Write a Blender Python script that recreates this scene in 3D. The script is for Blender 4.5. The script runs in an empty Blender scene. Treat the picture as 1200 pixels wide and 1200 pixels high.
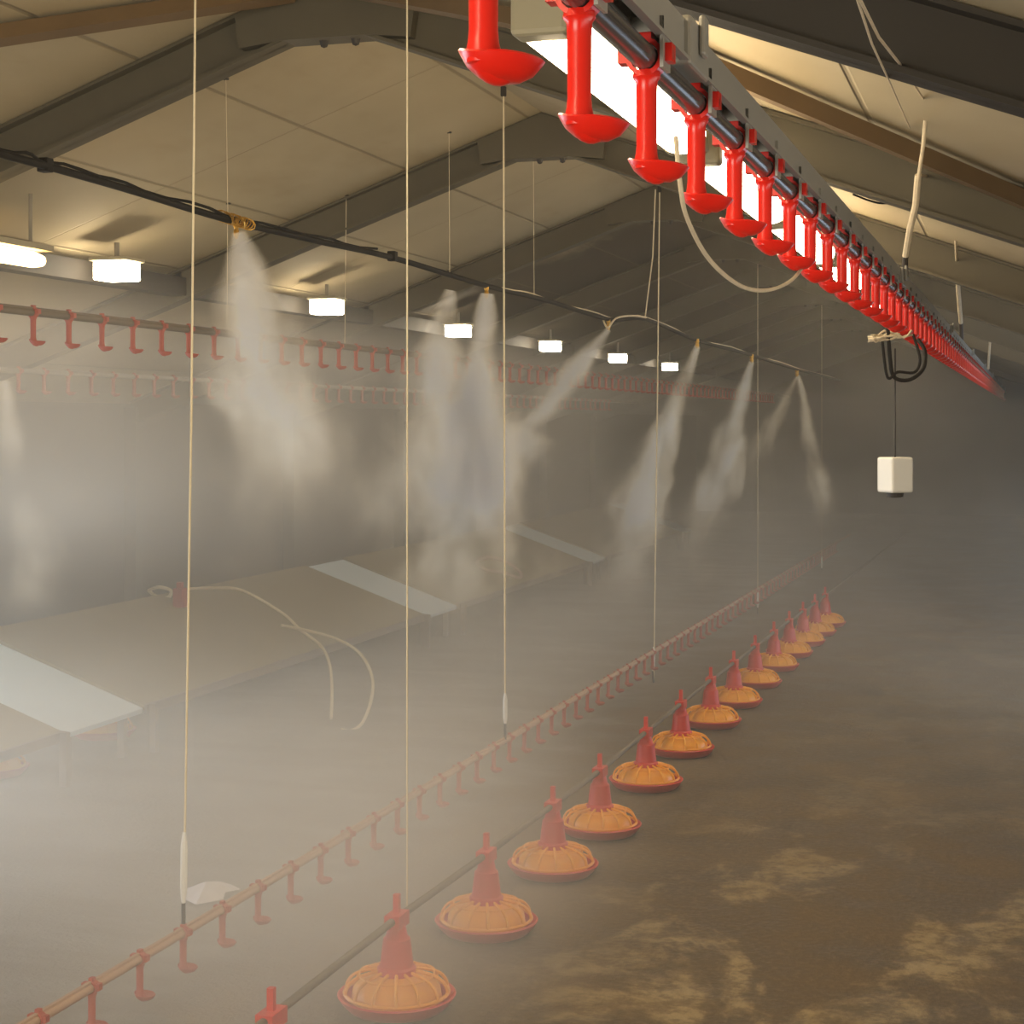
import bpy, bmesh, math, random
from mathutils import Vector, Matrix, noise as mnoise
random.seed(7)
sc = bpy.context.scene
COL = sc.collection

# ------------------------------------------------------------------ camera model
F = 1981.0                       # focal length in pixels of a 1200 px frame
HZ = 495.0                       # horizon row
VPX = 1195.0
H = 1.8                          # eye height
YAW = math.atan((VPX - 600.0) / F)
S, C_ = math.sin(YAW), math.cos(YAW)
FWD = Vector((-S, C_, 0)); RGT = Vector((C_, S, 0)); UP = Vector((0, 0, 1)); EYE = Vector((0, 0, H))

def at(u, v, d):                 # the place that sits at depth d along the sight line through u, v
    return EYE + FWD * d + RGT * ((u - 600.0) / F * d) + UP * ((HZ - v) / F * d)

def ray(u, v): return at(u, v, 1.0) - EYE

cam = bpy.data.objects.new('camera', bpy.data.cameras.new('camera'))
COL.objects.link(cam)
cam.data.sensor_width = 36.0
cam.data.lens = F / 1200.0 * 36.0
cam.data.shift_y = -(600.0 - HZ) / 1200.0
cam.data.clip_start = 0.05; cam.data.clip_end = 200
cam.location = EYE
cam.rotation_euler = (math.pi / 2, 0, YAW)
sc.camera = cam

# ------------------------------------------------------------------ node helpers
class NT:
    def __init__(s, nt): s.nt = nt
    def n(s, t, **kw):
        nd = s.nt.nodes.new(t)
        for k, v in kw.items(): setattr(nd, k, v)
        return nd
    def link(s, a, b): s.nt.links.new(a, b)
    def put(s, sock, v):
        if hasattr(v, 'is_output'): s.link(v, sock)
        else: sock.default_value = v
    def m(s, op, a, b=None, c=None, clamp=False):
        nd = s.n('ShaderNodeMath', operation=op, use_clamp=clamp)
        for i, v in enumerate((a, b, c)):
            if v is not None: s.put(nd.inputs[i], v)
        return nd.outputs[0]
    def ss(s, v, a, b, lo=0.0, hi=1.0):        # smoothstep
        nd = s.n('ShaderNodeMapRange', interpolation_type='SMOOTHSTEP')
        s.put(nd.inputs[0], v)
        nd.inputs[1].default_value = a; nd.inputs[2].default_value = b
        nd.inputs[3].default_value = lo; nd.inputs[4].default_value = hi
        return nd.outputs[0]
    def pos(s): return s.n('ShaderNodeNewGeometry').outputs['Position']
    def objco(s): return s.n('ShaderNodeTexCoord').outputs['Object']
    def xyz(s, v):
        nd = s.n('ShaderNodeSeparateXYZ'); s.link(v, nd.inputs[0]); return nd.outputs
    def noise(s, vec, scale, detail=3.0, rough=0.55, dist=0.0):
        nd = s.n('ShaderNodeTexNoise'); s.link(vec, nd.inputs['Vector'])
        nd.inputs['Scale'].default_value = scale; nd.inputs['Detail'].default_value = detail
        nd.inputs['Roughness'].default_value = rough; nd.inputs['Distortion'].default_value = dist
        return nd.outputs[0]
    def mapping(s, vec, scale):
        nd = s.n('ShaderNodeMapping'); s.link(vec, nd.inputs[0]); nd.inputs['Scale'].default_value = scale
        return nd.outputs[0]
    def mix(s, f, a, b):
        nd = s.n('ShaderNodeMix', data_type='RGBA')
        s.put(nd.inputs[0], f); s.put(nd.inputs[6], a); s.put(nd.inputs[7], b)
        return nd.outputs[2]

def srgb(r, g, b):
    f = lambda c: (c / 255 / 12.92) if c / 255 <= 0.04045 else ((c / 255 + 0.055) / 1.055) ** 2.4
    return (f(r), f(g), f(b), 1.0)

def mat(name, col, rough=0.5, metal=0.0, var=0.12, scale=8.0, bump=0.0, spec=0.5):
    m = bpy.data.materials.new(name); m.use_nodes = True
    t = NT(m.node_tree); p = m.node_tree.nodes['Principled BSDF']
    nz = t.noise(t.objco(), scale, 4.0)
    dk = tuple(c * (1 - var) for c in col[:3]) + (1,)
    lt = tuple(min(1, c * (1 + var)) for c in col[:3]) + (1,)
    t.link(t.mix(nz, dk, lt), p.inputs['Base Color'])
    p.inputs['Roughness'].default_value = rough; p.inputs['Metallic'].default_value = metal
    p.inputs['Specular IOR Level'].default_value = spec
    if bump:
        b = t.n('ShaderNodeBump'); b.inputs['Strength'].default_value = bump; b.inputs['Distance'].default_value = 0.01
        t.link(nz, b.inputs['Height']); t.link(b.outputs[0], p.inputs['Normal'])
    return m

def emit(name, col, strength):
    m = bpy.data.materials.new(name); m.use_nodes = True
    p = m.node_tree.nodes['Principled BSDF']
    p.inputs['Base Color'].default_value = (0.8, 0.8, 0.8, 1)
    p.inputs['Emission Color'].default_value = col; p.inputs['Emission Strength'].default_value = strength
    return m

M = {}
M['red'] = mat('red_plastic', srgb(214, 30, 17), 0.28, var=0.06)
M['red_pan'] = mat('red_pan_plastic', srgb(206, 44, 26), 0.4, var=0.12)
M['yellow'] = mat('yellow_grill_plastic', srgb(252, 168, 8), 0.4, var=0.1)
M['pipe_dark'] = mat('dark_pipe', srgb(70, 66, 64), 0.25, var=0.1)
M['alu'] = mat('aluminium', srgb(168, 166, 158), 0.4, metal=0.35, var=0.08)
M['galv'] = mat('galvanised_steel', srgb(150, 142, 128), 0.45, metal=0.5, var=0.15)
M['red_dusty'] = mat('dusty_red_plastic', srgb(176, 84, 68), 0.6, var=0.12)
M['feed'] = mat('dull_feed_pipe', srgb(112, 100, 84), 0.65, metal=0.2, var=0.2)
M['rail'] = mat('dusty_pale_pipe', srgb(180, 148, 122), 0.6, var=0.12)
M['black'] = mat('black_hose', srgb(24, 20, 16), 0.7, var=0.3, spec=0.2)
M['brass'] = mat('brass', srgb(196, 150, 60), 0.35, metal=0.7, var=0.3, scale=60)
M['cord'] = mat('pale_cord', srgb(222, 208, 176), 0.8, var=0.1, scale=40)
M['rope'] = mat('jute_rope', srgb(206, 190, 160), 0.9, var=0.2, scale=50)
M['white'] = mat('white_plastic', srgb(232, 230, 222), 0.45, var=0.03)
M['boxface'] = mat('silver_label_face', srgb(222, 222, 220), 0.3, metal=0.2, var=0.15, scale=50)
M['steel'] = mat('painted_steel', srgb(84, 77, 60), 0.7, var=0.18, scale=4)
M['steel_dark'] = mat('dark_steel', srgb(36, 31, 24), 0.75, var=0.2, scale=3)  # the batten's own dark tone; on the near frame it stands for shade
M['timber'] = mat('brown_timber', srgb(104, 82, 52), 0.7, var=0.22, scale=6)
M['tan'] = mat('tan_board', srgb(146, 130, 90), 0.75, var=0.1, scale=3)
M['pale'] = mat('pale_blue_board', srgb(226, 238, 242), 0.6, var=0.05, scale=4)
M['post'] = mat('grey_post', srgb(120, 104, 90), 0.7, var=0.2)
M['lamp_house'] = mat('lamp_housing', srgb(176, 166, 136), 0.5, var=0.08)
M['wall'] = mat('wall_boards', srgb(74, 62, 46), 0.85, var=0.2, scale=2, bump=0.2)
M['hook'] = mat('dark_hook', srgb(44, 38, 30), 0.6)
M['paper'] = mat('pale_scrap', srgb(216, 208, 206), 0.8)
M['pink'] = mat('dull_red_bracket', srgb(170, 70, 56), 0.5)
M['lampA'] = emit('white_tube', (1.0, 0.80, 0.52, 1), 20.0)
M['lampB'] = emit('white_led', (1.0, 0.84, 0.60, 1), 40.0)
M['lampW'] = emit('amber_tube', (1.0, 0.66, 0.26, 1), 14.0)

# ceiling board: seams along and across, darker boards deeper in the house
def ceiling_mat():
    m = bpy.data.materials.new('ceiling_boards'); m.use_nodes = True
    t = NT(m.node_tree); p = m.node_tree.nodes['Principled BSDF']
    P = t.pos(); x, y, z = t.xyz(P)
    base = t.mix(t.noise(P, 1.6, 5.0), srgb(156, 142, 112), srgb(178, 164, 134))
    dirty = t.noise(t.mapping(P, (1.2, 0.5, 1.2)), 1.1, 5.0, 0.65)
    base = t.mix(t.ss(dirty, 0.5, 0.72, 0, 0.35), base, srgb(140, 122, 88))
    deep = t.m('ADD', t.m('MULTIPLY', t.m('SUBTRACT', dirty, 0.5), 3.0), y)
    base = t.mix(t.ss(deep, 10.9, 12.2), base, srgb(66, 57, 41))
    fx = t.m('ABSOLUTE', t.m('SUBTRACT', t.m('FRACT', t.m('MULTIPLY', t.m('ADD', x, 2.40), 1 / 0.66)), 0.5))
    sx = t.ss(fx, 0.482, 0.495)
    fy = t.m('ABSOLUTE', t.m('SUBTRACT', t.m('FRACT', t.m('MULTIPLY', y, 1 / 1.385)), 0.5))
    sy = t.ss(fy, 0.492, 0.499)
    seam = t.m('MAXIMUM', sx, t.m('MULTIPLY', sy, 0.55))
    base = t.mix(t.m('MULTIPLY', seam, 0.5), base, srgb(96, 84, 60))
    t.link(base, p.inputs['Base Color']); p.inputs['Roughness'].default_value = 0.8
    b = t.n('ShaderNodeBump'); b.inputs['Strength'].default_value = 0.5; b.inputs['Distance'].default_value = 0.01
    b.invert = True
    t.link(seam, b.inputs['Height']); t.link(b.outputs[0], p.inputs['Normal'])
    return m
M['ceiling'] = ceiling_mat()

def floor_mat():
    m = bpy.data.materials.new('litter_floor'); m.use_nodes = True
    t = NT(m.node_tree); p = m.node_tree.nodes['Principled BSDF']
    P = t.pos(); x, y, z = t.xyz(P)
    n1 = t.noise(P, 2.2, 7.0, 0.65)
    base = t.mix(t.ss(n1, 0.3, 0.75), srgb(70, 56, 38), srgb(106, 88, 62))
    grain = t.noise(P, 38.0, 4.0, 0.7)
    base = t.mix(t.ss(grain, 0.4, 0.8, 0, 0.35), base, srgb(146, 124, 92))
    # worn pale patches of bare concrete among the litter
    pn = t.noise(t.mapping(P, (1.0, 0.62, 1.0)), 1.9, 6.0, 0.6, 0.4)
    pm = t.ss(pn, 0.505, 0.60)
    zone = t.ss(x, -1.75, -1.0)
    pm = t.m('MULTIPLY', pm, t.m('MULTIPLY', t.m('ADD', t.m('MULTIPLY', zone, 0.8), 0.15), t.ss(y, 8.5, 5.6, 0.12, 0.75)))
    pm = t.m('MULTIPLY', pm, t.ss(t.noise(P, 9.0, 5.0, 0.7), 0.38, 0.6, 0.2, 1.0))
    base = t.mix(pm, base, srgb(176, 154, 112))
    streak = t.noise(t.mapping(P, (0.35, 2.2, 1.0)), 1.5, 6.0, 0.65, 0.5)
    pale = t.m('MULTIPLY', t.ss(t.m('ADD', x, t.m('MULTIPLY', t.m('SUBTRACT', n1, .5), 1.2)), -2.1, -2.9), t.ss(streak, 0.34, 0.62, 0.35, 1.0))
    base = t.mix(pale, base, srgb(122, 114, 102))
    t.link(base, p.inputs['Base Color'])
    t.link(t.ss(n1, 0.35, 0.7, 0.55, 0.9), p.inputs['Roughness'])
    b = t.n('ShaderNodeBump'); b.inputs['Strength'].default_value = 0.5; b.inputs['Distance'].default_value = 0.02
    t.link(t.m('ADD', grain, n1), b.inputs['Height']); t.link(b.outputs[0], p.inputs['Normal'])
    return m
M['floor'] = floor_mat()

# ------------------------------------------------------------------ mesh helpers
def box(bm, x0, x1, y0, y1, z0, z1, mtx=None):
    vs = [Vector((x, y, z)) for x in (x0, x1) for y in (y0, y1) for z in (z0, z1)]
    if mtx: vs = [mtx @ v for v in vs]
    v = [bm.verts.new(p) for p in vs]
    for f in ((0, 1, 3, 2), (4, 6, 7, 5), (0, 4, 5, 1), (2, 3, 7, 6), (0, 2, 6, 4), (1, 5, 7, 3)):
        bm.faces.new([v[i] for i in f])

def lathe(bm, prof, n=20, off=(0, 0, 0), close=True):      # prof: (r, z) list, around z
    rings = []
    for r, z in prof:
        if r < 1e-6: rings.append([bm.verts.new((off[0], off[1], off[2] + z))])
        else: rings.append([bm.verts.new((off[0] + r * math.cos(2 * math.pi * i / n), off[1] + r * math.sin(2 * math.pi * i / n), off[2] + z)) for i in range(n)])
    for a, b in zip(rings, rings[1:]):
        for i in range(n):
            j = (i + 1) % n
            if len(a) == 1 and len(b) == 1: continue
            if len(a) == 1: bm.faces.new((a[0], b[i], b[j]))
            elif len(b) == 1: bm.faces.new((a[i], a[j], b[0]))
            else: bm.faces.new((a[i], a[j], b[j], b[i]))
    if close:
        for r in (rings[0], rings[-1]):
            if len(r) > 1: bm.faces.new(r)

def tube(bm, pts, r, n=8, radii=None):
    pts = [Vector(p) for p in pts]
    rings = []; prev = None
    for i, p in enumerate(pts):
        d = (pts[min(i + 1, len(pts) - 1)] - pts[max(i - 1, 0)]).normalized()
        if prev is None:
            a = Vector((0, 0, 1)) if abs(d.z) < 0.9 else Vector((1, 0, 0))
            nrm = d.cross(a).normalized()
        else: nrm = (prev - d * prev.dot(d)).normalized()
        prev = nrm; bn = d.cross(nrm)
        rr = radii[i] if radii else r
        rings.append([bm.verts.new(p + (nrm * math.cos(2 * math.pi * k / n) + bn * math.sin(2 * math.pi * k / n)) * rr) for k in range(n)])
    for a, b in zip(rings, rings[1:]):
        for k in range(n): bm.faces.new((a[k], a[(k + 1) % n], b[(k + 1) % n], b[k]))
    bm.faces.new(rings[0]); bm.faces.new(rings[-1])

def smooth_path(pts, k=8):                                  # Catmull-Rom through pts
    pts = [Vector(p) for p in pts]; out = []
    for i in range(len(pts) - 1):
        p0, p1, p2, p3 = pts[max(i - 1, 0)], pts[i], pts[i + 1], pts[min(i + 2, len(pts) - 1)]
        for j in range(k):
            t = j / k
            out.append(0.5 * ((2 * p1) + (p2 - p0) * t + (2 * p0 - 5 * p1 + 4 * p2 - p3) * t * t + (3 * p1 - p0 - 3 * p2 + p3) * t ** 3))
    out.append(pts[-1]); return out

def beam(bm, a, b, w, h, up=Vector((0, 0, 1))):            # rectangular bar; its top face centre runs a -> b
    a, b = Vector(a), Vector(b); d = (b - a).normalized()
    s = d.cross(up).normalized(); u = s.cross(d)
    v = []
    for p in (a, b):
        for sx, uz in ((-1, 0), (1, 0), (1, -1), (-1, -1)): v.append(bm.verts.new(p + s * (sx * w / 2) + u * (uz * h)))
    for f in ((0, 1, 2, 3), (7, 6, 5, 4), (0, 4, 5, 1), (1, 5, 6, 2), (2, 6, 7, 3), (3, 7, 4, 0)): bm.faces.new([v[i] for i in f])

def obj(name, bm, m, parent=None, smooth=False, bevel=0.0, origin=None):
    bmesh.ops.recalc_face_normals(bm, faces=bm.faces)
    if origin is not None:
        for v in bm.verts: v.co -= Vector(origin)
    me = bpy.data.meshes.new(name); bm.to_mesh(me); bm.free()
    if smooth:
        for p in me.polygons: p.use_smooth = True
        me.set_sharp_from_angle(angle=math.radians(40))
    o = bpy.data.objects.new(name, me); COL.objects.link(o)
    if m: me.materials.append(m)
    if origin is not None: o.location = origin
    if parent: o.parent = parent
    if bevel:
        b = o.modifiers.new('bevel', 'BEVEL'); b.width = bevel; b.segments = 2; b.limit_method = 'ANGLE'
    return o

def tag(o, label=None, cat=None, group=None, kind=None):
    if label: o['label'] = label
    if cat: o['category'] = cat
    if group: o['group'] = group
    if kind: o['kind'] = kind
    return o

def empty(name, loc, rz=0.0):
    o = bpy.data.objects.new(name, None); COL.objects.link(o)
    o.empty_display_size = 0.1
    o.location = loc; o.rotation_euler = (0, 0, rz); return o

def inst(name, mesh, m=None, parent=None, loc=(0, 0, 0), rot=None):
    o = bpy.data.objects.new(name, mesh); COL.objects.link(o); o.location = loc
    if rot: o.rotation_euler = rot
    if parent: o.parent = parent
    return o

def mesh_of(name, bm, m, smooth=True):
    o = obj(name, bm, m, smooth=smooth); me = o.data
    bpy.data.objects.remove(o); return me

ORD = ['first', 'second', 'third', 'fourth', 'fifth', 'sixth', 'seventh', 'eighth', 'ninth', 'tenth', 'eleventh', 'twelfth', 'thirteenth', 'fourteenth', 'fifteenth', 'sixteenth']

# ------------------------------------------------------------------ the house
XA, ZA, T = -2.33, H + 1.58, 0.363          # ridge and roof pitch
XL, XR, YB, YE = -6.3, 1.64, -3.0, 34.0
def roof(x): return ZA - T * abs(x - XA)

def struct(name, bm, m):
    o = obj(name, bm, m); o['kind'] = 'structure'; return o

bm = bmesh.new(); box(bm, XL - .2, XR + .2, YB - .2, YE + .2, -0.15, 0); struct('floor', bm, M['floor'])
bm = bmesh.new()
for sx, xe in ((-1, XL), (1, XR)):
    ze = roof(xe)
    pr = [(XA, ZA), (xe + sx * .2, ze - .2 * T), (xe + sx * .2, ze - .2 * T + .12), (XA, ZA + .12)]
    f = [bm.verts.new((x, YB - .2, z)) for x, z in pr]; g = [bm.verts.new((x, YE + .2, z)) for x, z in pr]
    bm.faces.new(f); bm.faces.new(g)
    for i in range(4): bm.faces.new((f[i], f[(i + 1) % 4], g[(i + 1) % 4], g[i]))
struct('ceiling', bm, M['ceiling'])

def side_wall(name, x0, x1, ze, opens):
    bm = bmesh.new(); y = YB
    for a, b, z0, z1 in opens:
        box(bm, x0, x1, y, a, 0, ze); box(bm, x0, x1, a, b, z1, ze)
        if z0 > 0: box(bm, x0, x1, a, b, 0, z0)
        y = b
    box(bm, x0, x1, y, YE, 0, ze)
    return struct(name, bm, M['wall'])
side_wall('wall_left', XL - .15, XL, roof(XL), [(2.2, 7.6, 0, 1.75)])
side_wall('wall_right', XR, XR + .15, roof(XR), [(-2.0, 3.4, 0.8, 1.55), (9.0, 15.0, 0.2, 1.55)])  # nearer opening is added, out of view, for the right fill light
def gable(name, y0, y1, gap=None):
    bm = bmesh.new()
    def prism(x0, x1, zb):
        xs = [x0] + ([XA] if x0 < XA < x1 else []) + [x1]
        pr = [(x0, zb)] + [(x1, zb)] + [(x, roof(x)) for x in reversed(xs)]
        f = [bm.verts.new((x, y0, z)) for x, z in pr]; g = [bm.verts.new((x, y1, z)) for x, z in pr]
        bm.faces.new(f); bm.faces.new(g); n = len(pr)
        for i in range(n): bm.faces.new((f[i], f[(i + 1) % n], g[(i + 1) % n], g[i]))
    if gap:
        prism(XL, gap[0], 0); prism(gap[0], gap[1], gap[2]); prism(gap[1], XR, 0)
    else: prism(XL, XR, 0)
    struct(name, bm, M['wall'])
gable('wall_back', YB - .15, YB, (-3.8, -0.8, 2.2))  # unseen gap added behind the viewer for the back fill light
gable('wall_front', YE, YE + .15)

# portal frames
FY = [3.25, 5.52, 8.32, 11.1, 13.9, 16.7, 19.5, 22.3, 25.1]
FL = ['dark steel roof frame nearest the viewer, crossing the top right corner', 'grey steel roof frame with apex at the top edge above the two hanging cords',
      'grey steel roof frame second in view, apex under the big white tube lamp', 'grey brown steel roof frame third in view, apex behind the red drinkers',
      'dim roof frame fourth in view, past the pale ceiling boards']
for i, y in enumerate(FY):
    r = empty('roof_frame', (XA, y, 0)); 
    tag(r, FL[i] if i < 5 else 'hazy roof frame far down the shed, %s in the run' % ORD[i], 'roof frame', 'roof frames along the shed', 'structure')
    mm = M['steel_dark'] if i == 0 else M['steel']  # near frame gets a darker steel colour standing for its lack of light
    hh = 0.165 if i else 0.15
    for sx, xe in ((-1, XL + .05), (1, XR - .05)):
        bm = bmesh.new()
        x0 = 0.0; dx = xe - XA
        up = Vector((T * sx, 0, 1)).normalized()
        a = Vector((0, 0, ZA - .004)); b = Vector((dx, 0, ZA - .004 - T * abs(dx)))
        beam(bm, a - up * 0.0, b, 0.012, hh, up)                 # web
        beam(bm, a, b, 0.10, 0.012, up)                          # top flange
        beam(bm, a - up * (hh - .012), b - up * (hh - .012), 0.10, 0.012, up)   # bottom flange
        obj('rafter', bm, mm, r)
        # column down the side wall
        bm = bmesh.new(); xw = dx - sx * .06
        box(bm, min(xw, xw + sx * .1), max(xw, xw + sx * .1), -.05, .05, 0, ZA - T * abs(dx) - .05)
        obj('column', bm, mm, r)
    bm = bmesh.new()
    w = 0.34; zb = ZA - .235
    pr = [(-w, ZA - .01 - T * w), (0, ZA - .01), (w, ZA - .01 - T * w), (w * .95, ZA - .13 - T * w), (0.16, zb), (-0.16, zb), (-w * .95, ZA - .13 - T * w)]
    f = [bm.verts.new((x, -.056, z)) for x, z in pr]; g = [bm.verts.new((x, .056, z)) for x, z in pr]
    bm.faces.new(f); bm.faces.new(g)
    for k in range(len(pr)): bm.faces.new((f[k], f[(k + 1) % 7], g[(k + 1) % 7], g[k]))
    obj('apex_plate', bm, mm, r)
    bm = bmesh.new(); lathe(bm, [(0.0, -.26), (.012, -.255), (.018, -.235), (.012, -.225)], 8, (0.10, 0, ZA)); lathe(bm, [(0.0, -.26), (.012, -.255), (.018, -.235), (.012, -.225)], 8, (-0.02, 0, ZA))
    obj('hook', bm, M['hook'], r)

# timber diagonal braces in the roof plane
def brace(x0, y0, x1, y1, label, w=.07, h=.05):
    sx = -1 if (x0 + x1) / 2 < XA else 1
    up = Vector((T * sx, 0, 1)).normalized()
    a = Vector((x0, y0, roof(x0) - .018)); b = Vector((x1, y1, roof(x1) - .018))
    bm = bmesh.new(); beam(bm, a, b, w, h, up)
    o = obj('timber_brace', bm, M['timber'], origin=a); tag(o, label, 'roof brace', 'timber braces under the ceiling', 'structure')
brace(XA - .10, 5.43, -5.0, 2.9, 'brown timber brace running level across the top left corner')
brace(XA + .12, 3.35, 0.05, 5.46, 'brown timber brace slanting under the near dark frame at upper right')
brace(XA + .10, 5.43, -1.05, 4.62, 'short length of brown timber brace at the top edge above the nearest red drinker')

# long dark batten carrying the left lamps
bm = bmesh.new(); xb = -4.40; box(bm, xb - .05, xb + .05, 0, 28, roof(xb) - .14, roof(xb) - .04)
for y in FY: box(bm, xb - .02, xb + .02, y - .02, y + .02, roof(xb) - .08, roof(xb) - .01)
o = obj('lamp_batten', bm, M['steel_dark']); tag(o, 'long dark batten under the left ceiling carrying the white lamps', 'batten', kind='thing')

# ------------------------------------------------------------------ lamps
def tube_lamp(d0, d1, label, first=[None]):
    x = -0.95; z = H + .845
    y0, y1 = (d0 + S * x) / C_, (d1 + S * x) / C_
    r = empty('strip_light', (x, (y0 + y1) / 2, z)); tag(r, label, 'strip light', 'white strip lights along the ceiling right of the ridge')
    L = (y1 - y0) / 2
    bm = bmesh.new(); lathe(bm, [(0, -L + .03), (.055, -L + .04), (.072, -L + .09), (.072, L - .09), (.055, L - .04), (0, L - .03)], 18)
    bmesh.ops.rotate(bm, verts=bm.verts, matrix=Matrix.Rotation(math.pi / 2, 3, 'X'))
    for v in bm.verts: v.co.z = v.co.z * 0.8
    obj('diffuser', bm, M['lampA'], r, smooth=True)
    bm = bmesh.new(); box(bm, -.06, .06, -L, L, .045, .062); obj('housing', bm, M['lamp_house'], r, bevel=.006)
    for s in (-1, 1):
        bm = bmesh.new(); box(bm, -.062, .062, s * L - .06 if s > 0 else s * L - .02, s * L + .02 if s > 0 else s * L + .06, -.045, .062)
        obj('end_cap', bm, M['lamp_house'], r, bevel=.012)
        bm = bmesh.new(); tube(bm, [(0, s * (L - .3), .06), (0, s * (L - .3), roof(x) - z)], .004, 6); obj('hanger', bm, M['galv'], r)
for (a, b), lb in zip([(1.2, 2.75), (-0.8, 0.8)], ['strip light above the viewer, out of the picture', 'strip light behind the viewer, out of the picture']): tube_lamp(a, b, lb)
for (a, b), lb in zip([(3.5, 5.05), (5.25, 6.8), (6.97, 8.5), (8.7, 10.2), (11.5, 13.0), (14.5, 16.0)],
                      ['large glaring white strip light behind the nearest red drinkers', 'second white strip light seen between drinkers past the large one',
                       'third white strip light glowing between the closer set drinkers', 'fourth white strip light far back behind the drinker row',
                       'fifth small white strip light behind the drinker row', 'last small white strip light just above the cable tangle']):
    tube_lamp(a, b, lb)

def led(u, v, d, label):
    p = at(u, v, d)
    r = empty('flood_light', p); tag(r, label, 'lamp', 'white lamps under the left ceiling')
    bm = bmesh.new(); box(bm, -.085, .085, -.08, .08, -.045, .045); obj('diffuser', bm, M['lampB'], r, bevel=.01)
    bm = bmesh.new(); box(bm, -.1, .1, -.095, .095, .045, .062); obj('housing', bm, M['lamp_house'], r, bevel=.005)
    top = roof(p.x) - .06 - p.z
    bm = bmesh.new(); tube(bm, [(0, 0, .06), (0, 0, max(top, .07))], .012, 6); obj('hanger', bm, M['galv'], r)
DL = [8.1, 10.55, 13.1, 15.6, 18.2, 20.9]
for (u, v), d, lb in zip([(137, 318), (383, 360), (537, 388), (645, 406), (724, 420), (785, 430)], DL,
        ['white square lamp beside the amber lamp, nearest of the left row', 'white lamp right of the first mist plume', 'white lamp veiled by the broad mist plume',
         'small white lamp just right of the broad mist plume', 'small white lamp under the slanting mist jet', 'farthest small white lamp at the end of the left row']):
    led(u, v, d, lb)
p = at(-30, 293, 6.75)
r = empty('amber_light', p); tag(r, 'amber glowing strip lamp cut off by the left edge of the picture', 'lamp')
L = .5
bm = bmesh.new(); lathe(bm, [(0, -L), (.024, -L + .02), (.034, -L + .08), (.034, L - .08), (.024, L - .02), (0, L)], 14)
bmesh.ops.rotate(bm, verts=bm.verts, matrix=Matrix.Rotation(math.pi / 2, 3, 'X')); obj('diffuser', bm, M['lampW'], r, smooth=True)
bm = bmesh.new(); box(bm, -.05, .05, -L, L, .04, .065); obj('housing', bm, M['lamp_house'], r)
for s in (-1, 1):
    bm = bmesh.new(); tube(bm, [(0, s * .4, .06), (0, s * .4, roof(p.x) - p.z - .01)], .008, 6); obj('hanger', bm, M['galv'], r)

# ------------------------------------------------------------------ drinker lines
def drinker_meshes():
    bm = bmesh.new()                                    # saddle round the pipe, collar, down tube, elbow
    lathe(bm, [(.0125, .0), (.0135, -.006), (.0105, -.010), (.0100, -.02), (.0097, -.070), (.0104, -.078), (.0118, -.084), (.0110, -.092), (.004, -.096)], 18, (0, 0, -.012))
    # saddle ring across the pipe (pipe runs along y)
    ring = []
    for k in range(20):
        a = 2 * math.pi * k / 20; ring.append([(math.cos(a) * rr, yy, math.sin(a) * rr) for rr, yy in ((.0135, -.011), (.018, -.011), (.018, .011), (.0135, .011))])
    vv = [[bm.verts.new(p) for p in q] for q in ring]
    for k in range(20):
        for j in range(4): bm.faces.new((vv[k][j], vv[(k + 1) % 20][j], vv[(k + 1) % 20][(j + 1) % 4], vv[k][(j + 1) % 4]))
    for sx in (-1, 1): box(bm, sx * .021 - .005, sx * .021 + .005, -.009, .009, -.005, .012)
    box(bm, -.006, .006, -.008, .008, .016, .026)
    body = mesh_of('drinker', bm, M['red'])
    bm = bmesh.new()                                    # spoon-shaped drip cup, offset to one side
    n = 28; prof = [(.2, -.0115), (.5, -.0110), (.8, -.006), (1.0, .0015), (1.05, .004), (1.0, .0055), (.84, -.001), (.5, -.006), (.2, -.007)]
    rings = []
    for rr, z in prof:
        q = []
        for k in range(n):
            a = 2 * math.pi * k / n
            ex = .0315 if math.cos(a) > 0 else .0245
            lip = .006 * max(0, -math.cos(a)) ** 2 * rr - .003 * max(0, math.cos(a)) ** 2 * rr
            q.append(bm.verts.new((.005 + math.cos(a) * ex * rr, .013 + math.sin(a) * .026 * rr, z + lip)))
        rings.append(q)
    for a, b in zip(rings, rings[1:]):
        for k in range(n): bm.faces.new((a[k], a[(k + 1) % n], b[(k + 1) % n], b[k]))
    bm.faces.new(rings[0]); bm.faces.new(rings[-1])
    tube(bm, smooth_path([(0, 0, .012), (0.0005, .001, .004), (.005, .006, -.005), (.015, .015, -.008)], 4), .01, 14, [.0095, .0098, .0102, .0104, .0106, .0106, .0104, .010, .0095, .009, .008, .006, .004])
    cup = mesh_of('cup', bm, M['red'])
    bm = bmesh.new()                                    # bright metal clip beside the saddle
    box(bm, .016, .0195, -.016, .016, -.012, .036); box(bm, -.012, .0195, -.016, -.013, .022, .036); box(bm, .0195, .026, -.003, .003, -.002, .006)
    clip = mesh_of('clip', bm, M['alu'], False)
    return body, cup, clip
DB, DC, DK = drinker_meshes()
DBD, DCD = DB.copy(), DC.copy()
for q in (DBD, DCD): q.materials.clear(); q.materials.append(M['red_dusty'])  # paler, less saturated red copies for the left drinker lines

class Line:
    def __init__(s, u, v, d, vp): s.p, s.d, s.dir = at(u, v, d), d, ray(*vp)
    def P(s, d): return s.p + s.dir * (d - s.d)

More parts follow.
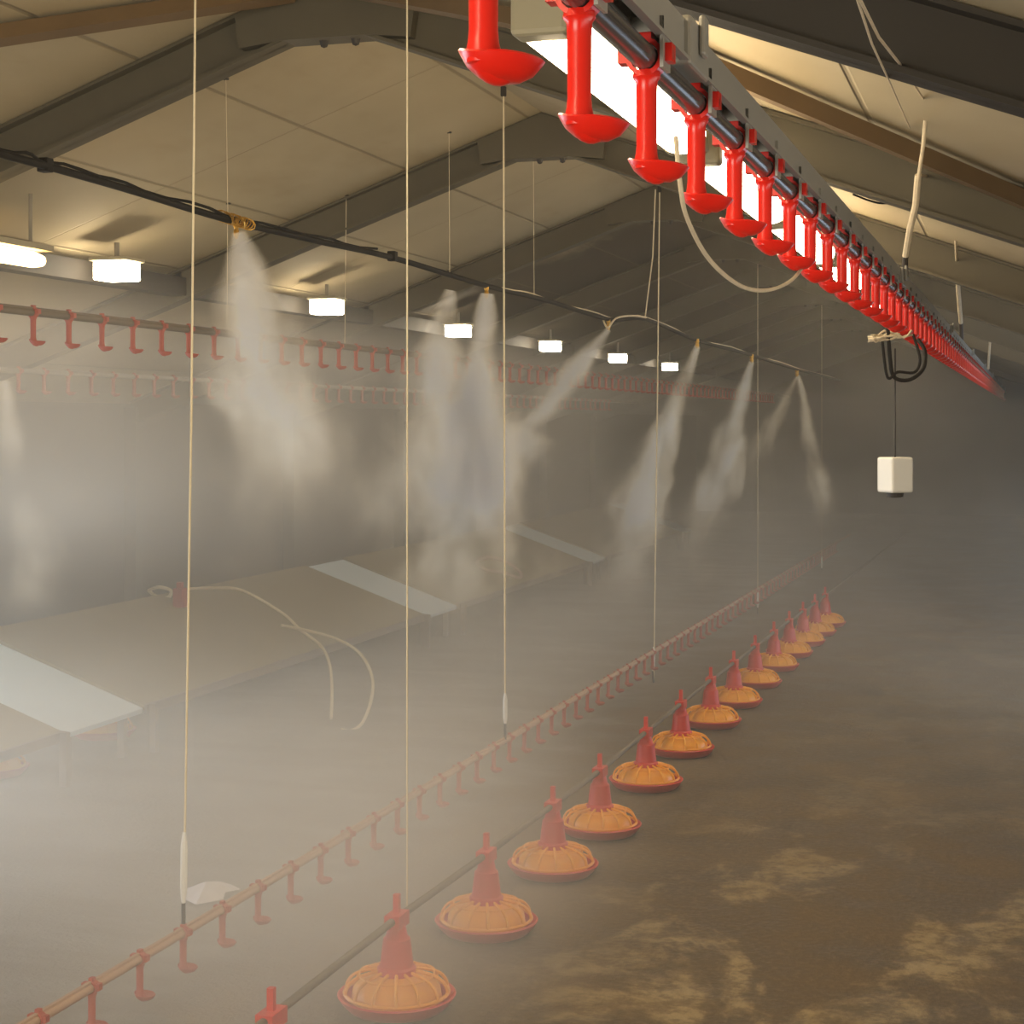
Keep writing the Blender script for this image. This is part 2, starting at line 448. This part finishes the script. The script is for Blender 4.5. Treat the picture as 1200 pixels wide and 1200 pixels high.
def drinker_line(name, L, d0, d1, dstart, count, label, group, pipe_m, prof_m, clips=0, cupscale=1.0, sp=.25, joint_every=3.0, slim=False, muted=False):
    a, b = L.P(d0), L.P(d1); y = (b - a).normalized()
    rz = math.atan2(-y.x, y.y); rx = math.asin(y.z)
    r = empty(name, a); r.rotation_euler = (rx, 0, rz); r.rotation_mode = 'XYZ'
    tag(r, label, 'drinker line', group)
    ln = (b - a).length
    bm = bmesh.new(); tube(bm, [(0, 0, 0), (0, ln, 0)], .0125, 12); obj('water_pipe', bm, pipe_m, r, smooth=True)
    bm = bmesh.new()
    if slim: box(bm, -.005, .005, 0, ln, .011, .018)
    else:
     box(bm, -.016, -.012, 0, ln, .018, .060); box(bm, .012, .016, 0, ln, .018, .060); box(bm, -.012, .012, 0, ln, .056, .060)
     box(bm, -.021, -.016, 0, ln, .018, .022); box(bm, .016, .021, 0, ln, .018, .022)
    obj('support_profile', bm, prof_m, r)
    k = 0; q = joint_every * .45
    while q < ln and not slim:
        bm = bmesh.new(); box(bm, -.023, .023, q - .05, q + .05, .014, .064); box(bm, .023, .030, q - .012, q + .012, .03, .072)
        obj('joint_sleeve', bm, M['alu'], r, bevel=.004); q += joint_every
    k0 = (L.P(dstart) - a).length
    for k in range(count):
        yy = k0 + k * sp
        if yy > ln - .05: break
        o = inst('drinker', DBD if muted else DB, None, r, (0, yy, 0)); o.scale = (cupscale,) * 3
        c = inst('cup', DCD if muted else DC, None, o, (0, 0, -.103))
        if k < clips: inst('clip', DK, None, o)
    return r

ND = Line(758, 69, 1.597, (1205, 487))
drinker_line('drinker_line', ND, .45, 26.0, 1.118 - .2395, 100, 'raised line of bright red drinkers running from top centre to the right edge', 'drinker lines', M['pipe_dark'], M['alu'], clips=60)
LA = Line(0, 362, 5.45, (1195, 495))
drinker_line('drinker_line', LA, 4.4, 24.0, 4.58, 86, 'raised hazy line of red drinkers under the left lamps, upper of the two', 'drinker lines', M['feed'], M['feed'], cupscale=.95, muted=True, slim=True, sp=.22)
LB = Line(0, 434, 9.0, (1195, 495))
drinker_line('drinker_line', LB, 7.6, 24.0, 7.73, 62, 'far hazy line of small red drinkers at left, lower of the two', 'drinker lines', M['galv'], M['galv'], cupscale=1.05, muted=True, slim=True)
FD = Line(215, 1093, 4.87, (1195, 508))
drinker_line('drinker_line', FD, 2.2, 24.0, 4.15, 76, 'lowered pale pipe with red drinkers close above the floor at lower left', 'drinker lines', M['rail'], M['rail'], cupscale=1.0, slim=True, muted=True)

# ------------------------------------------------------------------ feeder pans on the floor
def pan_meshes():
    n = 40
    bm = bmesh.new()
    lathe(bm, [(0, 0), (.13, 0), (.150, .005), (.170, .026), (.180, .042), (.183, .046), (.178, .050), (.170, .044), (.156, .026), (.140, .012), (0, .010)], n, close=False)
    dish = mesh_of('feeder_pan', bm, M['red_pan'])
    bm = bmesh.new()                                     # grill: rings and bowed spokes
    def torus(R, z, r): tube(bm, [(R * math.cos(2 * math.pi * k / 36), R * math.sin(2 * math.pi * k / 36), z) for k in range(37)], r, 6)
    torus(.160, .052, .006); torus(.052, .118, .008); torus(.115, .106, .0035)
    for k in range(14):
        a = 2 * math.pi * (k + .3) / 14
        pts = [(R * math.cos(a), R * math.sin(a), z) for R, z in ((.160, .052), (.155, .074), (.134, .097), (.095, .111), (.050, .118))]
        tube(bm, smooth_path(pts, 3), .0055, 6)
    lathe(bm, [(.140, .030), (.134, .066), (.110, .090), (.05, .112), (.045, .106), (.10, .085), (.126, .062), (.132, .03)], n, close=False)
    grill = mesh_of('grill', bm, M['yellow'])
    bm = bmesh.new()                                     # drop tube with collar and saddle on the feed pipe
    lathe(bm, [(.062, .108), (.060, .126), (.052, .132), (.042, .215), (.034, .222), (.028, .250), (.024, .256)], 24)
    box(bm, -.024, .024, -.045, .045, .250, .292); box(bm, -.009, .009, -.009, .009, .29, .35)
    neck = mesh_of('drop_tube', bm, M['red_pan'])
    return dish, grill, neck
PD, PG, PN = pan_meshes()
PANS = [(318, 1292), (465, 1160), (570, 1074), (648, 1008), (703, 962), (757, 910), (798, 872), (833, 840), (860, 817), (885, 795), (907, 776), (925, 761), (941, 748), (955, 737), (967, 727)]
pos = []
for u, v in PANS:
    d = F * (H - .055) / (v - HZ); q = at(u, v, d); pos.append(Vector((q.x, q.y, 0)))
PANL = ['red drop tube of a feeder pan cut off by the bottom edge'] + ['yellow grilled red feeder pan lying nearest, at the bottom edge'] + \
       ['yellow grilled red feeder pan, %s from the bottom of the floor row' % ORD[i] for i in range(1, 14)]
def feeder_pan(p, label, group, rz):
    r = inst('feeder_pan', PD, None, None, p, (0, 0, rz)); tag(r, label, 'feeder pan', group)
    inst('grill', PG, None, r); inst('drop_tube', PN, None, r)
    return r
a, b = pos[0], pos[-1]
dirp = (pos[8] - pos[1]).normalized(); rzp = math.atan2(-dirp.x, dirp.y)
for p, lb in zip(pos, PANL): feeder_pan(p, lb, 'feeder pans on the floor row', rzp)
feeder_pan(Vector((-5.02, at(105, 855, 9.7).y, 0)), 'faint orange feeder pan under the pale sloping board at left', 'feeder pans by the left boards', .3)
feeder_pan(Vector((-5.02, at(10, 895, 8.6).y, 0)), 'faint orange feeder pan at the left edge under the tan sloping board', 'feeder pans by the left boards', .8)
pts = [pos[0] - dirp * 2.2] + pos + [pos[-1] + dirp * 9]
bm = bmesh.new(); tube(bm, [p + Vector((0, 0, .275)) for p in pts], .012, 12)
o = obj('feed_pipe', bm, M['feed'], smooth=True, origin=pts[0]); tag(o, 'thin grey feed pipe running over the row of yellow feeder pans', 'feed pipe')

# ------------------------------------------------------------------ fog pipe with nozzles
FP = [(-120, 143, 4.9), (0, 180, 5.24), (60, 196, 5.5), (150, 222, 6.0), (265, 257, 6.6), (370, 282, 7.25), (460, 302, 7.9), (570, 335, 8.8), (640, 352, 9.7), (713, 374, 10.9), (757, 374, 11.3), (815, 398, 12.3), (880, 416, 14.0), (935, 433, 16.2), (985, 446, 20.0)]
path = smooth_path([at(*q) for q in FP], 5)
r = empty('misting_pipe', path[0]); tag(r, 'black misting pipe slanting across the left half under the ceiling', 'misting pipe')
bm = bmesh.new(); tube(bm, [p - path[0] for p in path], .0135, 10); obj('hose', bm, M['black'], r, smooth=True)
bm = bmesh.new()
wob = [p - path[0] + Vector((.010 * math.sin(i * .9), 0, .014 + .006 * math.cos(i * 1.3))) for i, p in enumerate(path)]
tube(bm, wob[36:], .0035, 6); obj('wire', bm, M['rope'], r)
bm = bmesh.new(); tube(bm, [p - path[0] + Vector((.012 * math.sin(i * 1.1), 0, .018 + .006 * math.cos(i * 1.7))) for i, p in enumerate(path[:30])], .006, 6); obj('cable', bm, M['black'], r)
def nozzle(u, v, d, sc_=1.0, brass=False):
    p = at(u, v, d) - path[0]
    bm = bmesh.new()
    lathe(bm, [(.010 * sc_, .012), (.012 * sc_, -.012), (.008 * sc_, -.022), (.011 * sc_, -.026), (.011 * sc_, -.045), (.005 * sc_, -.060), (0, -.062)], 12, p)
    obj('nozzle', bm, M['brass'], r, smooth=True)
NZ = [(277, 262, 6.65), (570, 336, 8.8), (713, 376, 10.9), (817, 399, 12.3), (881, 417, 14.0), (934, 434, 16.2)]
for i, q in enumerate(NZ): nozzle(*q, sc_=1.0 + .12 * i, brass=(i == 0))
bm = bmesh.new(); random.seed(3)
for k in range(16):                                     # frayed brass coloured binding at the first nozzle
    a = at(258 + k * 2.3, 254 + k * .7, 6.62) - path[0]
    tube(bm, [a + Vector((.02 * math.cos(t), .012 * math.sin(t * 2 + k), .022 * math.sin(t) + .004)) for t in [j * 6.3 / 9 for j in range(10)]], .0028, 5)
obj('binding', bm, M['brass'], r)
for q in [(53, 196, 5.48), (460, 302, 7.9)]:
    bm = bmesh.new(); p = at(*q) - path[0]; box(bm, p.x - .02, p.x + .02, p.y - .02, p.y + .02, p.z - .016, p.z + .03); obj('clamp', bm, M['black'], r, bevel=.004)
bm = bmesh.new(); tube(bm, smooth_path([at(706, 372, 10.9) - path[0], at(712, 384, 10.85) - path[0], at(722, 373, 10.9) - path[0], at(740, 370, 11.1) - path[0], at(757, 372, 11.25) - path[0]], 5), .0065, 6); obj('bracket', bm, M['rope'], r)

# ------------------------------------------------------------------ hanging cords
def cord(pts, label, rad=.004, group='pale hanging cords', weight=None, hook=True, m='cord', cat='cord', name='suspension_string'):
    P = [at(*q) for q in pts]
    zt = roof(P[0].x) - .003
    o0 = P[-1]
    r = empty(name, o0); tag(r, label, cat, group)
    bm = bmesh.new(); tube(bm, [p - o0 for p in P], rad, 6); obj('string', bm, M[m], r)
    if weight:                                           # white adjuster block with a dark hook below
        w, w2 = at(*weight[0]) - o0, at(*weight[1]) - o0
        bm = bmesh.new(); tube(bm, [w, (w * .8 + w2 * .2), (w * .2 + w2 * .8), w2], .01, 8, [.005, .011, .011, .006]); obj('adjuster', bm, M['white'], r)
        bm = bmesh.new(); tube(bm, [w2, Vector((0, 0, 0.0))], .006, 6); obj('hook', bm, M['hook'], r)
    if hook:
        t = P[0] - o0
        bm = bmesh.new(); box(bm, t.x - .012, t.x + .012, t.y - .012, t.y + .012, t.z - .02, zt - o0.z); obj('ceiling_hook', bm, M['hook'], r, bevel=.004)
    return r
cord([(230, -125, 4.87), (224, 500, 4.87), (215, 1084, 4.87)], 'long pale cord leftmost in view, reaching the lowered pipe near the bottom', .0033, weight=((216, 975, 4.87), (215, 1058, 4.87)))
cord([(477, -58, 5.35), (477, 1070, 5.35)], 'long pale cord second from left, passing left of the broad plume into mist', .0028)
cord([(590, 108, 7.9), (591, 500, 7.9), (592, 872, 7.9)], 'pale cord hanging from under the nearest red drinker to the floor line', .0042, weight=((592, 812, 7.9), (592, 848, 7.9)))
cord([(773, 222, 11.1), (770, 500, 11.1), (766, 800, 11.1)], 'pale cord hanging behind the third red drinker, white adjuster at its end', .0042, weight=((766, 758, 11.1), (765, 786, 11.1)))
cord([(768, 222, 11.0), (765, 300, 11.1), (756, 372, 11.3)], 'short pale cord tying the misting pipe up, beside the longer cord', .0045, hook=False)
cord([(264, 40, 6.62), (267, 256, 6.62)], 'faint thin cord holding the misting pipe at the brass nozzle', .0012)
cord([(406, 205, 8.9), (404, 404, 8.9)], 'faint thin cord down to the hazy upper drinker line', .0016)
cord([(526, 130, 8.4), (527, 321, 8.4)], 'faint thin cord holding the misting pipe left of the broad plume', .0014)
cord([(625, 181, 9.5), (626, 348, 9.5)], 'faint thin cord holding the misting pipe right of the broad plume', .0015)
cord([(267, 215, 8.3), (266, 380, 8.3)], 'faint thin cord below the brass nozzle down to the hazy drinkers', .0014)
cord([(888, 300, 15.6), (888, 720, 15.6)], 'faint cord with pale adjuster above the distant feeder pans', .003, weight=((888, 692, 15.6), (888, 712, 15.6)))
cord([(963, 340, 20.0), (963, 668, 20.0)], 'faintest cord with a tiny pale adjuster right of the mist jets', .003, weight=((963, 652, 20.0), (963, 666, 20.0)))

# ropes on the right carrying the bright drinker line
def rope(parts, label, name='suspension_rope'):
    o0 = at(*parts[-1][2][-1])
    r = empty(name, o0); tag(r, label, 'rope', 'ropes carrying the bright drinker line')
    for nm, rad, pts, m in parts:
        bm = bmesh.new(); tube(bm, [at(*q) - o0 for q in pts], rad, 8); obj(nm, bm, M[m], r)
    return r
rope([('strand', .0026, [(1001, -14, 2.2), (1030, 44, 2.62), (1060, 82, 3.3), (1086, 122, 4.55)], 'rope'), ('strand', .0020, [(1001, -12, 2.22), (1022, 52, 2.66), (1042, 95, 3.3), (1066, 150, 4.8)], 'rope'),
      ('knot', .010, [(1086, 116, 4.55), (1088, 124, 4.6), (1086, 132, 4.62)], 'hook'),
      ('cord', .0055, [(1086, 125, 4.6), (1082, 170, 4.65), (1076, 210, 4.7)], 'rope'), ('spliced_rope', .0095, [(1076, 205, 4.7), (1073, 240, 4.75), (1066, 270, 4.8), (1061, 300, 4.86)], 'rope'),
      ('hook', .0085, [(1061, 298, 4.86), (1060, 338, 4.9)], 'hook')], 'thick pale rope with black hook holding the red line under the near dark beam')
rope([('strand', .005, [(1076, 205, 4.75), (1088, 207, 5.6), (1104, 236, 6.6), (1119, 264, 7.6)], 'rope'),
      ('cord', .006, [(1119, 262, 7.6), (1121, 310, 8.1)], 'rope'), ('spliced_rope', .011, [(1121, 308, 8.1), (1123, 340, 8.5), (1126, 378, 9.0)], 'rope'),
      ('hook', .011, [(1126, 376, 9.0), (1127, 404, 9.1)], 'hook')], 'second pale rope with black hook, nearer the right edge')
rope([('cord', .010, [(1168, 345, 13.0), (1161, 385, 13.5), (1158, 432, 14.0)], 'rope')], 'faint third rope just inside the right edge')

def cable(pts, rad, m, name, label, cat='cable', group=None):
    P = smooth_path([at(*q) for q in pts], 7)
    bm = bmesh.new(); tube(bm, P, rad, 8); o = obj(name, bm, M[m], smooth=True, origin=P[0]); tag(o, label, cat, group); return o
cable([(792, 160, 1.74), (797, 215, 1.76), (806, 258, 1.82), (832, 305, 1.95), (868, 335, 2.1), (900, 340, 2.3), (928, 328, 2.5), (946, 305, 2.68)], .0026, 'rope', 'drooping_cable', 'thin beige cable drooping in a loop under the red drinkers')
cable([(1040, 372, 4.7), (1043, 420, 4.7), (1048, 442, 4.7), (1066, 445, 4.7), (1082, 432, 4.75), (1084, 412, 4.8), (1076, 398, 4.85)], .0055, 'black', 'cable_loop', 'black cable loop under the red line above the hanging box')
cable([(1034, 400, 4.68), (1040, 442, 4.68), (1052, 436, 4.7), (1072, 436, 4.72), (1078, 420, 4.75), (1070, 392, 4.8)], .004, 'black', 'cable_loop', 'thinner dark cable loop inside the black one')
bm = bmesh.new()
o0 = at(1040, 396, 4.72)
for k in range(7):
    pts = [at(1020 + 9 * j + random.uniform(-5, 5), 397 - 3 * j * .6 + random.uniform(-6, 6), 4.7 + random.uniform(-.02, .02)) for j in range(6)]
    tube(bm, smooth_path(pts, 4), .003, 5)
o = obj('twine_tangle', bm, M['rope'], origin=o0); tag(o, 'tangle of tan twine tied below the red line', 'twine')
cable([(1000, 228, 6.2), (1030, 238, 6.3), (1060, 236, 6.4), (1085, 240, 6.45), (1096, 252, 6.5)], .004, 'black', 'ceiling_cable', 'thin dark cable sagging under the right ceiling beyond the rope')

# white hanging box
r = empty('hanging_box', at(1049, 577, 4.7), math.radians(40)); tag(r, 'small white box hanging on a wire at the right', 'box')
w = .072
bm = bmesh.new(); box(bm, -w / 2, w / 2, -w / 2, w / 2, 0, .098); obj('casing', bm, M['white'], r, bevel=.006)
bm = bmesh.new(); box(bm, w / 2, w / 2 + .003, -w * .42, w * .42, .008, .090); obj('cover', bm, M['boxface'], r, bevel=.001)
bm = bmesh.new(); lathe(bm, [(0.024, 0), (.022, -.012), (.012, -.014), (0, -.014)], 16); obj('sensor', bm, M['hook'], r)
bm = bmesh.new(); tube(bm, [(0, 0, .098), (0, 0, .118), (0, 0, .40)], .0022, 6); obj('wire', bm, M['hook'], r)

# ------------------------------------------------------------------ sloping boards along the left
XF, ZF, XU, ZU = -4.56, .262, -5.60, .63
def slope_board(y0, y1, label, m, name, cat, group, dz=0.0, thick=.03, legs=True):
    r = empty(name, (XF, y0, 0)); tag(r, label, cat, group)
    a = Vector((0, 0, ZF + dz)); b = Vector((XU - XF, 0, ZU + dz)); nrm = Vector((ZU - ZF, 0, -(XU - XF))).normalized()
    bm = bmesh.new()
    q = [a, b, b - nrm * thick, a - nrm * thick]
    f = [bm.verts.new(v) for v in q]; g = [bm.verts.new(v + Vector((0, y1 - y0, 0))) for v in q]
    bm.faces.new(f); bm.faces.new(g)
    for k in range(4): bm.faces.new((f[k], f[(k + 1) % 4], g[(k + 1) % 4], g[k]))
    obj('board', bm, m, r)
    if legs:
        bm = bmesh.new(); box(bm, 0, .018, 0, y1 - y0, ZF + dz - .045, ZF + dz + .004); obj('front_strip', bm, M['post'], r)
        for yy in (.02, y1 - y0 - .06):
            bm = bmesh.new(); box(bm, .018, .056, yy, yy + .04, 0, ZF + .005); obj('leg', bm, M['post'], r)
            bm = bmesh.new(); box(bm, XU - XF + .02, XU - XF + .06, yy, yy + .04, 0, ZU - .04); obj('leg', bm, M['post'], r)
    else:
        for yy in (.1, y1 - y0 - .14):
            bm = bmesh.new(); box(bm, -.08, -.04, yy, yy + .04, 0, ZF + dz); obj('leg', bm, M['post'], r)
            bm = bmesh.new(); box(bm, XU - XF + .02, XU - XF + .06, yy, yy + .04, 0, ZU + dz - .05); obj('leg', bm, M['post'], r)
Y0 = 8.23; ST = 5.35
TL = ['tan sloping board on short legs at the left edge, nearest of its row', 'large tan sloping board behind the leftmost long cord', 'tan sloping board in the middle, under the oval rope ring', 'far tan sloping board past the thin pale strip, lost in mist']
PL = ['wide pale blue sloping board between two tan ones at the left edge', 'hazy pale sloping strip between tan boards left of centre', 'narrow bright pale strip between tan boards at centre', 'farthest pale strip lost in mist']
for i in range(4):
    y = Y0 + ST * (i - 1)
    slope_board(y, y + ST - .82, TL[i], M['tan'], 'sloping_board', 'sloping board', 'tan sloping boards along the left')
    slope_board(y + ST - .81, y + ST - .01, PL[i], M['pale'], 'pale_board', 'pale board', 'pale boards between the tan ones', dz=-.015, legs=False)

# cords lying on the boards
cable([(222, 690, 11.4), (250, 689, 11.35), (284, 692, 11.2), (330, 718, 11.1), (352, 738, 11.0), (376, 757, 10.9), (386, 778, 10.6), (389, 808, 10.4), (388, 842, 10.2)], .010, 'cord', 'loose_hose', 'pale hose trailing down over the large tan board', 'hose')
cable([(330, 733, 11.05), (356, 738, 10.95), (392, 748, 10.8), (420, 764, 10.6), (435, 790, 10.4), (436, 815, 10.2), (426, 845, 9.98), (412, 856, 9.92), (400, 855, 9.92)], .010, 'cord', 'loose_hose', 'pale hose bowed in a wide hook left of the cord with weight', 'hose')
cable([(174, 692, 11.6), (186, 688, 11.5), (200, 692, 11.5), (197, 700, 11.5), (184, 699, 11.5), (174, 692, 11.6)], .012, 'cord', 'rope_ring', 'small pale rope ring on the top of the large tan board', 'rope ring')
cable([(560, 656, 15.2), (575, 653, 15.2), (596, 660, 15.2), (610, 672, 15.2), (607, 677, 15.2), (590, 671, 15.2), (570, 668, 15.2), (560, 661, 15.2), (560, 656, 15.2)], .016, 'rail', 'rope_ring', 'oval beige rope ring at centre above the tan board', 'rope ring')
q = at(211, 703, 11.35); bm = bmesh.new(); box(bm, -.035, .035, -.04, .04, -.05, .08); box(bm, -.02, .02, -.02, .02, .08, .12)
o = obj('red_bracket', bm, M['pink'], bevel=.006); o.location = q; tag(o, 'dull red bracket beside the rope ring on the tan board', 'bracket')
bm = bmesh.new(); q = at(242, 1040, 6.5); q.z = .001
for k in range(9):
    a = 2 * math.pi * k / 9
ring = [bm.verts.new((.11 * math.cos(2 * math.pi * k / 11) * random.uniform(.7, 1.2), .16 * math.sin(2 * math.pi * k / 11) * random.uniform(.7, 1.2), .004 + .02 * random.random())) for k in range(11)]
top = bm.verts.new((0, 0, .05))
for k in range(11): bm.faces.new((ring[k], ring[(k + 1) % 11], top))
bm.faces.new(ring)
o = obj('paper_scrap', bm, M['paper'], origin=Vector((0, 0, 0))); d = F * (H - .03) / (1040 - HZ); q = at(242, 1040, d); o.location = (q.x, q.y, 0); tag(o, 'pale crumpled scrap on the floor right of the leftmost cord', 'scrap')

# ------------------------------------------------------------------ mist
def vol_mat(name, dens_fn, col, aniso=0.0):
    m = bpy.data.materials.new(name); m.use_nodes = True
    nt = m.node_tree; nt.nodes.remove(nt.nodes['Principled BSDF'])
    t = NT(nt); v = t.n('ShaderNodeVolumeScatter'); v.inputs['Color'].default_value = col
    v.inputs['Anisotropy'].default_value = aniso
    t.put(v.inputs['Density'], dens_fn(t))
    t.link(v.outputs[0], nt.nodes['Material Output'].inputs['Volume'])
    return m

def haze(t):
    P = t.pos(); x, y, z = t.xyz(P)
    n = t.noise(t.mapping(P, (1, .8, 1.2)), 0.75, 2.0, 0.5)
    n = t.ss(n, 0.3, 0.72, 0.4, 1.6)
    base = t.m('MULTIPLY', t.ss(z, 3.2, 1.7, 0.004, 0.018), t.ss(y, 4.0, 10.0, 0.2, 1.0))
    low = t.m('MULTIPLY', t.ss(z, 1.75, 0.5), t.ss(y, 3.5, 10.0, 0.25, 1.0))
    low = t.m('MULTIPLY', low, t.ss(x, -0.4, -2.2, 0.018, 0.040))
    left = t.m('MULTIPLY', t.ss(x, -1.5, -3.0), t.ss(z, 1.3, 0.3))
    left = t.m('MULTIPLY', left, t.m('MULTIPLY', t.ss(y, 2.0, 4.5), t.ss(y, 15.0, 8.0, 0.12, 1.0)))
    left = t.m('MULTIPLY', left, 0.105)
    near = t.m('MULTIPLY', t.m('MULTIPLY', t.ss(x, -1.05, -1.7), t.ss(z, 1.15, 0.55)), t.m('MULTIPLY', t.m('MULTIPLY', t.ss(y, 2.8, 3.6), t.ss(y, 7.0, 5.4)), 0.25))
    left = t.m('ADD', left, near)
    mid = t.m('MULTIPLY', t.m('MULTIPLY', t.ss(x, -2.0, -3.3), t.m('MULTIPLY', t.ss(z, 2.45, 2.15), t.ss(z, 0.95, 1.5))), t.m('MULTIPLY', t.m('MULTIPLY', t.ss(y, 3.0, 5.5), t.ss(y, 14.0, 8.0, 0.15, 1.0)), 0.17))
    return t.m('MULTIPLY', t.m('ADD', t.m('ADD', t.m('ADD', base, low), left), mid), n)
bm = bmesh.new(); box(bm, XL + .005, XR - .005, YB + .02, YE - .02, .004, ZA + .05)
o = obj('mist', bm, vol_mat('haze_volume', haze, (0.98, 0.95, 0.87, 1)))
tag(o, 'thin mist filling the whole shed, thickest low on the left', 'mist', kind='stuff')
o.cycles.use_custom = True if hasattr(o.cycles, 'use_custom') else False

def plume(p0, p1, r0, r1, dens, label, seed=0.0):
    p0, p1 = Vector(p0), Vector(p1); ax = p1 - p0; L = ax.length
    bm = bmesh.new(); n = 16
    lathe(bm, [(r0 * 1.3, 0.0), ((r0 + r1) * .7, L * .5), (r1 * 1.4, L)], n)
    def f(t):
        x, y, z = t.xyz(t.objco())
        vec = t.objco()
        w = t.n('ShaderNodeVectorMath', operation='ADD'); t.link(vec, w.inputs[0]); w.inputs[1].default_value = (seed, seed * 1.7, 0)
        nz = t.noise(t.mapping(w.outputs[0], (1, 1, .7)), 2.6, 3.0, 0.6, 0.3)
        nz2 = t.noise(t.mapping(w.outputs[0], (1, 1, .4)), 5.0, 2.0, 0.65)
        R = t.m('MULTIPLY_ADD', z, (r1 - r0) / L, r0)
        rr = t.m('SQRT', t.m('ADD', t.m('MULTIPLY', x, x), t.m('MULTIPLY', y, y)))
        q = t.m('DIVIDE', rr, R)
        q = t.m('ADD', q, t.m('MULTIPLY', t.m('SUBTRACT', nz, .42), t.ss(z, 0, L * .5, .7, 2.8)))
        rad = t.ss(q, 0.95, -0.35)
        along = t.m('MULTIPLY', t.ss(z, L * .98, L * .4), t.m('DIVIDE', r0 + (r1 - r0) * .25, t.m('ADD', R, .0)))
        tex = t.ss(nz2, .32, .66, .15, 1.7)
        return t.m('MULTIPLY', t.m('MULTIPLY', t.m('MULTIPLY', rad, along), tex), dens)
    o = obj('mist_plume', bm, vol_mat('plume_volume', f, (0.99, 0.87, 0.66, 1)))  # warm lamp tint put into the colour of otherwise white mist
    o.location = p0; o.rotation_euler = ax.to_track_quat('Z', 'Y').to_euler()
    tag(o, label, 'mist plume', 'mist plumes below the nozzles', 'stuff')
    return o
plume(at(280, 272, 6.64), at(345, 620, 7.2), .04, .78, 27, 'soft mist plume drifting right below the brass nozzle', 1.0)
plume(at(571, 344, 8.8), at(535, 760, 9.0), .05, .72, 60, 'broad tall mist plume at centre falling straight down', 2.3)
plume(at(528, 340, 8.6), at(470, 680, 8.7), .04, .70, 20, 'thin wide mist plume left of the broad central one', 3.1)
plume(at(713, 386, 10.9), at(545, 610, 10.5), .03, .46, 46, 'mist jet slanting down left from the bracketed nozzle', 4.4)
plume(at(817, 406, 12.3), at(705, 720, 12.0), .03, .46, 44, 'mist jet slanting down left, left of three far jets', 5.2)
plume(at(881, 424, 14.0), at(800, 700, 13.8), .03, .46, 44, 'mist jet slanting down left, middle of three far jets', 6.6)
plume(at(935, 440, 16.2), at(980, 640, 16.2), .03, .32, 32, 'mist jet falling slightly right, rightmost of the far jets', 7.7)
plume(at(934, 442, 16.2), at(850, 600, 16.0), .03, .30, 14, 'faint mist jet crossing left from the rightmost nozzle', 8.8)
plume(at(5, 446, 7.0), at(32, 740, 7.1), .03, .32, 22, 'whitish mist plume at the left edge below the far drinkers', 9.4)

# ------------------------------------------------------------------ light
w = bpy.data.worlds.new('world'); sc.world = w; w.use_nodes = True
bg = w.node_tree.nodes['Background']; bg.inputs[0].default_value = (.78, .86, 1, 1); bg.inputs[1].default_value = 0.6

def area(name, loc, rot, sx, sy, power, col):
    l = bpy.data.lights.new(name, 'AREA'); l.shape = 'RECTANGLE'; l.size = sx; l.size_y = sy; l.energy = power; l.color = col
    o = bpy.data.objects.new(name, l); COL.objects.link(o); o.location = loc; o.rotation_euler = rot; return o
area('daylight_left_door', (XL - .05, 4.9, .7), (0, -math.radians(74), 0), 1.2, 5.2, 140, (.82, .91, 1)).data.spread = math.radians(115)
area('daylight_right_opening', (XR + .05, 12.0, .95), (0, math.pi / 2, 0), 1.5, 5.8, 75, (.68, .83, 1))
area('daylight_right_window', (XR + .05, .7, 1.17), (0, math.pi / 2, 0), .7, 5.3, 36, (1.0, .92, .78))  # unseen fill added to brighten the right ceiling and drinker sides
area('daylight_back_door', (-2.3, YB - .05, 1.1), (math.pi / 2, 0, 0), 2.9, 2.1, 195, (1.0, .90, .72))  # front fill added behind the viewer to brighten the near drinkers

sc.view_settings.view_transform = 'Standard'; sc.view_settings.look = 'None'
sc.view_settings.gamma = 1.0; sc.view_settings.use_curve_mapping = False
sc.view_settings.exposure = 0.05
cy = sc.cycles
cy.max_bounces = 5; cy.diffuse_bounces = 3; cy.glossy_bounces = 2; cy.transmission_bounces = 2; cy.volume_bounces = 2
cy.transparent_max_bounces = 8
cy.volume_step_rate = 1.0; cy.volume_max_steps = 256
cy.use_adaptive_sampling = True; cy.adaptive_threshold = 0.05
cy.sample_clamp_indirect = 4.0
cy.caustics_reflective = False; cy.caustics_refractive = False
